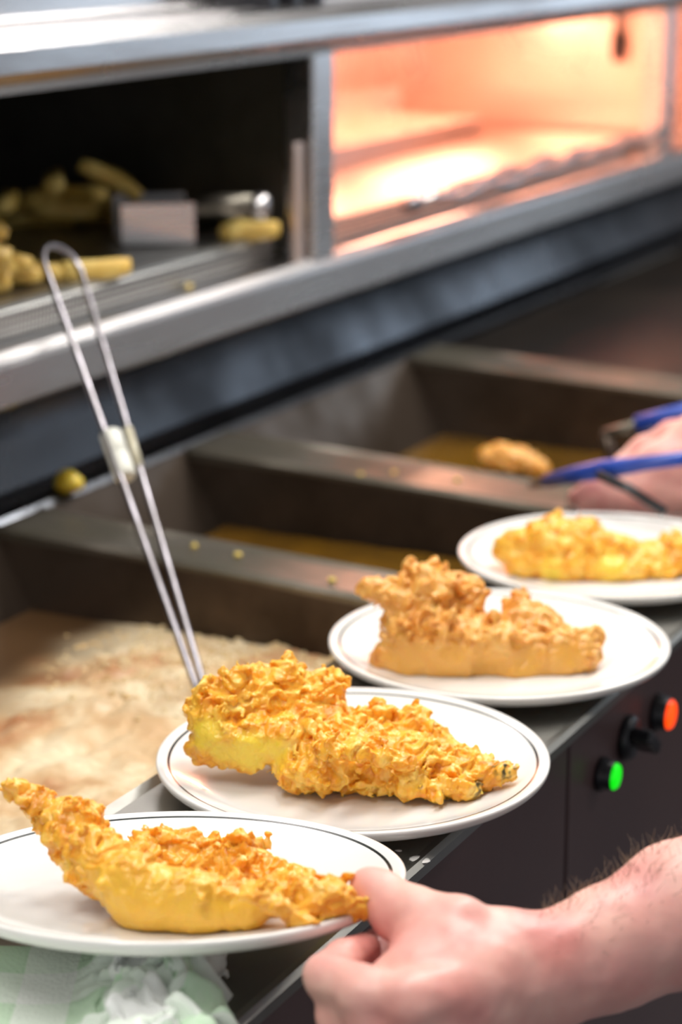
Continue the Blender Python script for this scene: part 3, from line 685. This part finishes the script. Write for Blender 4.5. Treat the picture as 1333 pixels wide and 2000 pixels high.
fish('battered_fish', C3, M3,
     [[(818, 1250, .0, 28), (900, 1262, .0, 27), (990, 1266, .0, 24), (1075, 1270, .0, 19.5), (1132, 1268, 0, 17), (1160, 1245, 0, 9)],
      [(775, 1215, .005, 14), (800, 1180, .01, 17), (850, 1172, .015, 19), (905, 1190, .015, 14)],
      [(714, 1150, .008, 4.5), (730, 1152, .008, 7), (752, 1158, .008, 10), (790, 1170, .01, 14)],
      [(1000, 1185, .02, 9), (1020, 1205, .018, 14), (1070, 1225, .01, 14)],
      [(760, 1290, -.005, 14), (800, 1300, -.01, 14), (900, 1310, -.01, 14), (1000, 1310, -.01, 14), (1100, 1305, -.01, 10), (1145, 1300, -.005, 8)]],
     [(830, 1135, .015, 18, 44, 12, 2.2), (880, 1140, .015, 18, 34, 12, 2.2), (780, 1155, .01, 16, 26, 11, 2.2), (920, 1175, .015, 10, 12, 10, 2.2), (850, 1190, -.015, 24, 34, 9, 2.4), (900, 1225, -.02, 22, 20, 8, 2.4), (1010, 1180, .02, 12, 16, 9, 2.2), (980, 1230, -.018, 18, 18, 8, 2.4), (1060, 1235, -.01, 16, 16, 7, 2.2), (770, 1235, -.015, 12, 12, 8, 2.2), (1150, 1245, 0, 8, 8, 6, 2)],
     [(800, 1300, -.03, 18), (880, 1308, -.032, 20), (960, 1310, -.03, 18), (1040, 1305, -.028, 18), (1110, 1290, -.02, 14), (760, 1290, -.02, 10)],
     'tall battered fish with a spiky crown on the third plate', .00115, BATTER2, 37, .95, dv=-.030)
fish('battered_fish', C4, M4,
     [[(990, 1075, 0, 12), (1015, 1068, 0, 17), (1080, 1068, 0, 24), (1140, 1066, 0, 23), (1200, 1085, 0, 19), (1280, 1092, 0, 15), (1345, 1090, 0, 16), (1395, 1095, 0, 9)],
      [(1300, 1075, 0, 8), (1303, 1050, 0, 4)], [(1010, 1100, -.015, 10), (1100, 1112, -.02, 12), (1200, 1112, -.02, 12), (1300, 1112, -.015, 10)]],
     [(1090, 1035, 0, 16, 14, 7, 3), (1150, 1040, 0, 16, 12, 7, 3), (1030, 1060, -.015, 14, 10, 7, 3), (1200, 1070, -.01, 14, 10, 7, 3), (1100, 1085, -.025, 18, 10, 7, 3), (1310, 1080, 0, 12, 10, 7, 3)],
     [(1190, 1110, -.02, 16), (1080, 1110, -.025, 12)],
     'smooth battered fish on the farthest plate at the right edge', .0014, BATTER, 51, .85, dv=-.022)
# a piece of fish still frying in the third pan
o3 = on_z(1005, 903, -.07)
Mf = np.eye(4); Mf[:3, 3] = o3 - np.array([0, 0, .2])
f5 = fish('frying_fish', o3, Mf, [[(955, 893, 0, 12), (1000, 900, 0, 15), (1060, 915, 0, 11)]], [(980, 890, 0, 14, 14, 7, 3), (1040, 905, 0, 12, 10, 7, 3)], [], 'browned piece of battered fish frying in the third pan', .0018, BATTER2, 61)
del f5['group']

# ------------------------------------------------------------------ crumbs and splashes
def blob(name, c, r, material, label, cat, group=None, sq=(1, 1, .7), seed=0):
    bm = bmesh.new(); bmesh.ops.create_icosphere(bm, subdivisions=2, radius=r); rr = random.Random(seed)
    P = np.array([v.co[:] for v in bm.verts]); n = noise(P, .55 / r, seed * 3.3)
    for v, q in zip(bm.verts, n): v.co = Vector([v.co[i] * sq[i] * (1 + q * .5) for i in range(3)])
    o = bobj(name, bm, material, None, True); o.location = tuple(map(float, c)); return tag(o, label, cat, group)
for k, (px, py, r, lb) in enumerate(((380, 1072, .0032, 'tiny pale batter crumb on the divider nearest the wire handle'), (465, 1087, .0036, 'small yellow batter crumb in the middle of the near divider'), (650, 1127, .0034, 'small yellow batter crumb on the near divider beside the third plate'))):
    p = on_z(px, py, .003); p[2] = zs(p[1]) + .003 + r * .6; blob('batter_crumb', p, r, CRUMB, lb, 'crumb', 'crumbs on the near divider', seed=k)
for k, (px, py) in enumerate(((705, 930), (770, 925), (895, 935))):
    p = on_z(px, py, .003); p[2] = zs(p[1]) + .003 + .002; blob('batter_crumb', p, .003, CRUMB, ['leftmost blurred crumb on the second divider', 'middle blurred crumb on the second divider', 'rightmost blurred crumb on the second divider'][k], 'crumb', 'crumbs on the far divider', seed=9 + k)
p = on_z(368, 563, .1835); blob('batter_crumb', p + np.array([0, 0, .003]), .0042, CRUMB, 'pale crumb on the steel lip in front of the dark rack', 'crumb', seed=20)
p = on_z(133, 950, .02); blob('batter_scrap', p + np.array([0, 0, .006]), .0150, BATTER, 'blurred golden scrap of batter at the back left of the pans', 'batter scrap', seed=22)
p = on_z(825, 1681, .0); blob('batter_splash', p + np.array([0, 0, .0006]), .0062, CHINA, 'white batter splash on the ledge beside the thumb', 'splash', sq=(.9, 1.2, .12), seed=30)
p = on_z(778, 1662, .0); blob('batter_splash', p + np.array([0, 0, .0004]), .0022, CHINA, 'small white drip on the ledge between the first two plates', 'splash', sq=(1, 1, .2), seed=31)

# ------------------------------------------------------------------ wire skimmer leaning on the hot cupboard
sk = empty('wire_skimmer'); tag(sk, 'long wire handle with white grip leaning against the steel lip above the froth', 'skimmer')
def wline(b, l): return b, l
bl = on_z(381, 1335, -.035); br = on_z(396, 1330, -.035)
tl = on_y(88, 520, 1.150); tr_ = on_y(158, 530, 1.150)
def wpt(a, b, t): return a + (b - a) * t
top = []
cen = (tl + tr_) / 2; half = (tr_ - tl) / 2; upd = (tl - bl); upd /= np.linalg.norm(upd); hw = np.linalg.norm(half)
for i in range(13):
    an = math.pi * i / 12; top.append(cen - half * math.cos(an) + upd * hw * .95 * math.sin(an))
ext = .05
pl = [bl - (tl - bl) * .04] + [wpt(bl, tl, t) for t in (0, .25, .5, .75, .95)] + top + [wpt(br, tr_, t) for t in (.95, .75, .5, .25, 0)] + [br - (tr_ - br) * .04]
tubeobj('wire', pl, .0030, STEEL_W, sk, 12)
ga, gb = on_v(198, 845, wpt(bl, tl, .6), 0), on_v(232, 940, wpt(bl, tl, .55), 0)
def near_t(a, b, px, py):
    best = min(((np.array([(q - EYE) @ RT / ((q - EYE) @ FW) * F + 666.5 - px, 1000 - (q - EYE) @ UP / ((q - EYE) @ FW) * F - py]), t) for t in np.linspace(0, 1, 400) for q in (wpt(a, b, t),)), key=lambda s: s[0] @ s[0]); return best[1]
t0 = near_t(bl, tl, 192, 850); t1 = near_t(bl, tl, 216, 940)
ax = wpt(bl, tl, .5); off = (tr_ - tl) / np.linalg.norm(tr_ - tl) * .0078
p0, p1 = wpt(bl, tl, t1) + off, wpt(bl, tl, t0) + off
bm = bmesh.new(); dd = (p1 - p0)
tube(bm, [p0, p0 + dd * .03, p0 + dd * .49, p0 + dd * .5, p0 + dd * .51, p0 + dd * .97, p1], [.0085, .0098, .0098, .0092, .0098, .0098, .0085], 20)
bobj('grip', bm, WHITE_PL, sk, True)
s0 = near_t(br, tr_, 238, 842); s1 = near_t(br, tr_, 256, 915)
tubeobj('sleeve', [wpt(br, tr_, s1), wpt(br, tr_, s0)], .0044, SLEEVE, sk, 12)
bm = bmesh.new(); bc = (bl + br) / 2 - upd * .03
ring = [bc + np.array([.045 * math.cos(2 * math.pi * i / 24), .045 * math.sin(2 * math.pi * i / 24) + .0, -.02]) for i in range(25)]
tube(bm, ring, .0022, 8, False)
bobj('skimmer_ring', bm, STEEL_W, sk, True)

# ------------------------------------------------------------------ checked towel
def towel():
    nu, nv = 150, 130
    o0 = np.array([.90, .655, 0.0])
    vs = np.zeros((nu, nv, 3))
    for i in range(nu):
        for j in range(nv):
            s = i / (nu - 1); t = j / (nv - 1)
            vs[i, j] = (s, t, 0)
    P = vs.reshape(-1, 3); s, t = P[:, 0], P[:, 1]
    # s runs to the viewer's right, t away from the viewer
    q = np.stack([s * 3, t * 3, s * 0], 1)
    ruf = sstep(s, .70, .88)
    wav = np.sin(t * 34 + 2.0 * noise(q, 1.5) + s * 6) * .5 + .5
    u = -0.165 + s * .275 + ruf * (noise(q, 3.2, 4.0) * .030 + noise(q, 7, 1.0) * .012)
    v = -0.150 + t * .19 + ruf * noise(q, 3.0, 9.0) * .025
    z = .011 + .004 * noise(q, 1.3, 2.0) + ruf * (.004 + .020 * np.abs(noise(q, 5.0, 5.0)) * 1.5 + .007 * wav + .014 * np.abs(noise(q, 11.0, 3.3))) - sstep(s, .95, 1.0) * .010
    z = np.maximum(z, .003)
    W = o0 + u[:, None] * RT + v[:, None] * FH + z[:, None] * ZZ
    W += FH * 0.0
    i = np.arange(nu - 1)[:, None] * nv + np.arange(nv - 1)[None, :]
    Q = np.stack([i, i + nv, i + nv + 1, i + 1], -1).reshape(-1, 4)
    me = mesh_np('checked_towel', W, Q)
    uv = me.uv_layers.new(name='UVMap'); li = np.zeros(len(me.loops), np.int32); me.loops.foreach_get('vertex_index', li)
    uv.data.foreach_set('uv', np.stack([s[li] * .255, t[li] * .155], 1).astype(np.float32).ravel())
    M = bpy.data.materials.new('checked_cotton'); M.use_nodes = True; nt = M.node_tree; p = nt.nodes['Principled BSDF']; L = nt.links.new; N = nt.nodes.new
    tcn = N('ShaderNodeUVMap'); tcn.uv_map = 'UVMap'; sp_ = N('ShaderNodeSeparateXYZ'); L(tcn.outputs[0], sp_.inputs[0])
    fac = []
    for ch, per in (('X', .052), ('Y', .052)):
        a = N('ShaderNodeMath'); a.operation = 'MULTIPLY'; a.inputs[1].default_value = 1 / per; L(sp_.outputs[ch], a.inputs[0])
        b = N('ShaderNodeMath'); b.operation = 'FRACT'; L(a.outputs[0], b.inputs[0])
        c = N('ShaderNodeMath'); c.operation = 'GREATER_THAN'; c.inputs[1].default_value = .52; L(b.outputs[0], c.inputs[0])
        fac.append(c)
    ad = N('ShaderNodeMath'); ad.operation = 'ADD'; L(fac[0].outputs[0], ad.inputs[0]); L(fac[1].outputs[0], ad.inputs[1])
    r = N('ShaderNodeValToRGB'); r.color_ramp.interpolation = 'CONSTANT'; e = r.color_ramp.elements
    e[0].color = lin(250, 251, 250); e[0].position = 0; e[1].color = lin(236, 247, 234); e[1].position = .45; x = e.new(.95); x.color = lin(200, 233, 196)
    hf = N('ShaderNodeMath'); hf.operation = 'MULTIPLY'; hf.inputs[1].default_value = .5; L(ad.outputs[0], hf.inputs[0]); L(hf.outputs[0], r.inputs['Fac'])
    w1 = N('ShaderNodeTexNoise'); w1.inputs['Scale'].default_value = 700; L(tcn.outputs[0], w1.inputs['Vector'])
    mx = N('ShaderNodeMixRGB'); mx.inputs[2].default_value = lin(238, 240, 238); L(r.outputs['Color'], mx.inputs[1]); m2 = N('ShaderNodeMath'); m2.operation = 'MULTIPLY'; m2.inputs[1].default_value = .5; L(w1.outputs['Fac'], m2.inputs[0]); L(m2.outputs[0], mx.inputs[0])
    L(mx.outputs[0], p.inputs['Base Color']); p.inputs['Roughness'].default_value = .85
    wv = N('ShaderNodeTexNoise'); wv.inputs['Scale'].default_value = 400; L(tcn.outputs[0], wv.inputs['Vector'])
    b = N('ShaderNodeBump'); b.inputs['Strength'].default_value = .5; b.inputs['Distance'].default_value = .002; L(wv.outputs['Fac'], b.inputs['Height']); L(b.outputs['Normal'], p.inputs['Normal'])
    o = mobj('checked_towel', me, M, None, True)
    md = o.modifiers.new('thick', 'SOLIDIFY'); md.thickness = .0022; md.offset = -1
    tag(o, 'crumpled green and white checked towel under the nearest plate', 'towel')
towel()

# ------------------------------------------------------------------ people: hand on the plate, and the blurred hand behind
def skin_mat():
    M = bpy.data.materials.new('skin'); M.use_nodes = True; nt = M.node_tree; p = nt.nodes['Principled BSDF']; L = nt.links.new; N = nt.nodes.new
    tc = N('ShaderNodeTexCoord'); n1 = N('ShaderNodeTexNoise'); n1.inputs['Scale'].default_value = 26; n1.inputs['Detail'].default_value = 4; L(tc.outputs['Object'], n1.inputs['Vector'])
    r = N('ShaderNodeValToRGB'); e = r.color_ramp.elements; e[0].position = .32; e[0].color = lin(222, 150, 143); e[1].position = .68; e[1].color = lin(241, 188, 174)
    L(n1.outputs['Fac'], r.inputs['Fac'])
    at = N('ShaderNodeAttribute'); at.attribute_name = 'flush'
    mx = N('ShaderNodeMixRGB'); mx.inputs[2].default_value = lin(204, 112, 106); L(at.outputs['Fac'], mx.inputs[0]); L(r.outputs['Color'], mx.inputs[1]); L(mx.outputs[0], p.inputs['Base Color'])
    p.inputs['Roughness'].default_value = .45; p.inputs['Subsurface Weight'].default_value = .25; p.inputs['Subsurface Radius'].default_value = (1, .35, .2); p.inputs['Subsurface Scale'].default_value = .005
    n2 = N('ShaderNodeTexNoise'); n2.inputs['Scale'].default_value = 260; n2.inputs['Detail'].default_value = 3; L(tc.outputs['Object'], n2.inputs['Vector'])
    b = N('ShaderNodeBump'); b.inputs['Strength'].default_value = .18; b.inputs['Distance'].default_value = .001; L(n2.outputs['Fac'], b.inputs['Height']); L(b.outputs['Normal'], p.inputs['Normal'])
    return M
SKIN = skin_mat()
def limb(pts, k=None, dd=0.0): return chain([(at_d(x, y, d + dd), r / 1000) for x, y, d, r in pts], k)
def flesh(name, segs, h, k, label, flush=()):
    D, lo = cone_field(segs, h, .012, k)
    idx = np.nonzero(np.abs(D) < .008); P = grid_pts(idx, lo, h)
    D[idx] -= noise(P, 45, 3.0) * .0010 + noise(P, 110, 1.0) * .0004
    V, Q = surface(D, lo, h)
    c = V.mean(0); me = mesh_np(name, V - c, Q)
    f = np.zeros(len(V))
    for x, y, d, r in flush: f = np.maximum(f, 1 - sstep(np.linalg.norm(V - at_d(x, y, d), axis=1), .2 * r / 1000, r / 1000))
    attr(me, 'flush', f * .45)
    o = mobj(name, me, SKIN, None, True); o.location = tuple(c)
    return tag(o, label, 'person'), V
S = []
WR = (1035, 1893, 1.165)
S += limb([(738, 1744, 1.189, 12.2), (780, 1782, 1.178, 13.4), (822, 1800, 1.168, 15.0), (890, 1822, 1.160, 17.5), (985, 1855, 1.165, 19), (1035, 1890, 1.17, 23)], .010)      # thumb
S += limb([(723, 1733, 1.191, 10.6), (738, 1744, 1.189, 12.2)], .006)
S += limb([(642, 1912, 1.130, 12.6), (720, 1945, 1.112, 12.8), (805, 1960, 1.105, 14.5), (920, 1930, 1.130, 17), (1035, 1897, 1.165, 21)], .009)                          # first finger and its bone
S += limb([(636, 1905, 1.132, 11.6), (672, 1873, 1.158, 10.2), (712, 1856, 1.180, 9.2)], .004)
S += limb([(668, 1988, 1.130, 12.2), (740, 2008, 1.112, 13), (820, 2030, 1.110, 15), (930, 1975, 1.135, 17), (1040, 1915, 1.165, 21)], .009)                              # second
S += limb([(664, 1980, 1.132, 11.4), (700, 1905, 1.175, 10), (738, 1845, 1.205, 9.2)], .004)
S += limb([(715, 2060, 1.145, 11.6), (780, 2075, 1.130, 12), (850, 2090, 1.125, 14), (950, 2010, 1.150, 17), (1045, 1930, 1.172, 20)], .009)                             # third
S += limb([(712, 2050, 1.150, 10.6), (742, 1960, 1.185, 9.6), (765, 1890, 1.208, 8.8)], .004)
S += limb([(775, 2115, 1.165, 10), (830, 2125, 1.150, 10.8), (890, 2130, 1.148, 12.5), (970, 2040, 1.165, 15), (1050, 1945, 1.180, 19)], .009)                           # little
S += limb([(775, 2105, 1.168, 9), (795, 2020, 1.195, 8.2), (805, 1955, 1.215, 7.6)], .004)
S += limb([(815, 1872, 1.150, 14), (850, 1868, 1.150, 17), (930, 1900, 1.145, 19), (1030, 1895, 1.165, 24)], .012)
S += limb([(770, 1915, 1.135, 12), (815, 1900, 1.135, 15), (880, 1880, 1.140, 18)], .010)                                                                               # web of the thumb
S += limb([(1035, 1895, 1.168, 25.5), (1110, 1878, 1.175, 26.5), (1190, 1845, 1.185, 29), (1333, 1783, 1.205, 36), (1480, 1735, 1.225, 41), (1620, 1690, 1.24, 43), (1760, 1650, 1.26, 40)], .012)   # forearm
S += limb([(1045, 1925, 1.175, 20), (1190, 1875, 1.195, 24), (1333, 1800, 1.215, 33)], .012)
S += limb([(1760, 1650, 1.26, 40), (1800, 1500, 1.30, 43), (1830, 1300, 1.36, 48), (1840, 1150, 1.40, 52)], .02)                                                         # upper arm
per, PV = flesh('person', S, .0017, .010, 'person with a bare forearm and left hand gripping the nearest plate',
    flush=[(712, 1728, 1.21, 13), (690, 1865, 1.165, 22), (735, 1840, 1.2, 16), (905, 1940, 1.10, 26), (1090, 1850, 1.14, 26), (770, 1985, 1.10, 22), (800, 1800, 1.165, 10), (990, 1900, 1.13, 24)])
# short sleeve on the upper arm
SHIRT = mat('dark_shirt_cotton', lin(38, 38, 52), .85, 0, col2=lin(32, 32, 44), scale=40, bump=.2, bscale=300)
bm = bmesh.new(); q = [at_d(1815, 1400, 1.33), at_d(1830, 1280, 1.365), at_d(1842, 1130, 1.405), at_d(1845, 1060, 1.42)]
tube(bm, q, [.060, .062, .068, .060], 24); sl = bobj('sleeve', bm, SHIRT, None, True); sl.parent = per; sl.matrix_parent_inverse = Matrix.Translation(-per.location)
# fine hairs on the upper side of the forearm
hm = bmesh.new(); rr = random.Random(8); cnt = 0
ARM = [(1040, 1895, 1.168, 25), (1110, 1878, 1.175, 26.5), (1190, 1845, 1.185, 29), (1333, 1783, 1.205, 36), (1480, 1735, 1.225, 41)]
for _ in range(420):
    i = rr.choices(range(4), (1, 2, 4, 3))[0]; t = rr.random(); a, b = ARM[i], ARM[i + 1]
    c = at_d(*[a[q_] + (b[q_] - a[q_]) * t for q_ in range(3)]); r = (a[3] + (b[3] - a[3]) * t) / 1000
    axd = at_d(*b[:3]) - at_d(*a[:3]); axd /= np.linalg.norm(axd)
    sd = np.cross(axd, UP); sd /= np.linalg.norm(sd); up2 = np.cross(sd, axd)
    an = rr.gauss(0.0, .55); n = up2 * math.cos(an) + sd * math.sin(an)
    p0 = c + n * (r - .0005); L0 = rr.uniform(.005, .0125); lean = axd * rr.uniform(-.1, .8) + sd * rr.uniform(-.5, .5)
    pts = [p0, p0 + (n * .8 + lean * .3) * L0 * .5, p0 + (n * .9 + lean * .9 + np.array([rr.gauss(0, .25) for _ in '123'])) * L0]
    tube(hm, pts, [.00014, .00012, .00006], 4)
HAIR = mat('arm_hair', lin(120, 92, 66), .5, 0, col2=lin(96, 74, 54), scale=90)
hr = bobj('arm_hair', hm, HAIR, None, True); hr.parent = per; hr.matrix_parent_inverse = Matrix.Translation(-per.location); hr['kind'] = 'stuff'

# second person, out of focus behind the farthest plate, working tongs over the third pan
S = []
S += limb([(1130, 972, 2.18, 10), (1165, 955, 2.165, 12), (1215, 935, 2.15, 14), (1290, 905, 2.14, 20), (1370, 865, 2.15, 27), (1440, 830, 2.16, 28)], .012)
S += limb([(1148, 985, 2.165, 10), (1195, 972, 2.15, 12), (1260, 950, 2.14, 15), (1340, 905, 2.14, 22)], .010)
S += limb([(1185, 988, 2.155, 10), (1225, 980, 2.145, 11), (1290, 960, 2.14, 14), (1360, 915, 2.14, 20)], .010)
S += limb([(1235, 990, 2.145, 9), (1275, 985, 2.14, 10), (1330, 970, 2.14, 13), (1390, 925, 2.14, 18)], .010)
S += limb([(1215, 905, 2.19, 9.5), (1260, 875, 2.19, 11), (1315, 855, 2.18, 15), (1385, 850, 2.16, 22)], .010)
S += limb([(1380, 870, 2.15, 27), (1480, 800, 2.17, 27), (1640, 700, 2.20, 36), (1800, 620, 2.22, 41)], .015)
per2, _ = flesh('person', S, .0030, .012, 'blurred person reaching over the third pan with blue-handled tongs', flush=[(1230, 960, 2.1, 25), (1320, 940, 2.1, 25)])
bt = empty('tongs', at_d(1200, 915, 2.10)); tag(bt, 'blue-handled tongs held by the blurred hand over the third pan', 'tongs'); BO = np.array(bt.location)
def loc(*q): return [at_d(*p) - BO for p in q]
a1 = tubeobj('arm', loc((1040, 948, 2.22), (1075, 938, 2.18)), [.004, .005], STEEL_D, bt)
tubeobj('blue_handle', loc((1068, 940, 2.19), (1130, 926, 2.13), (1180, 917, 2.085), (1260, 905, 2.055), (1400, 888, 2.05)), [.0065, .0085, .0095, .007, .0065], BLUE, bt, 14)
tubeobj('arm', loc((1180, 848, 2.30), (1215, 838, 2.29), (1255, 826, 2.28)), .0055, STEEL_D, bt)
tubeobj('arm', loc((1182, 846, 2.30), (1192, 880, 2.30), (1198, 935, 2.30)), .0062, STEEL_G, bt)
tubeobj('blue_handle', loc((1245, 829, 2.28), (1300, 815, 2.27), (1420, 785, 2.25)), .0095, BLUE, bt, 14)
tubeobj('pivot_rod', loc((1168, 926, 2.075), (1230, 955, 2.06), (1300, 1000, 2.05)), .0048, BLACK, bt)
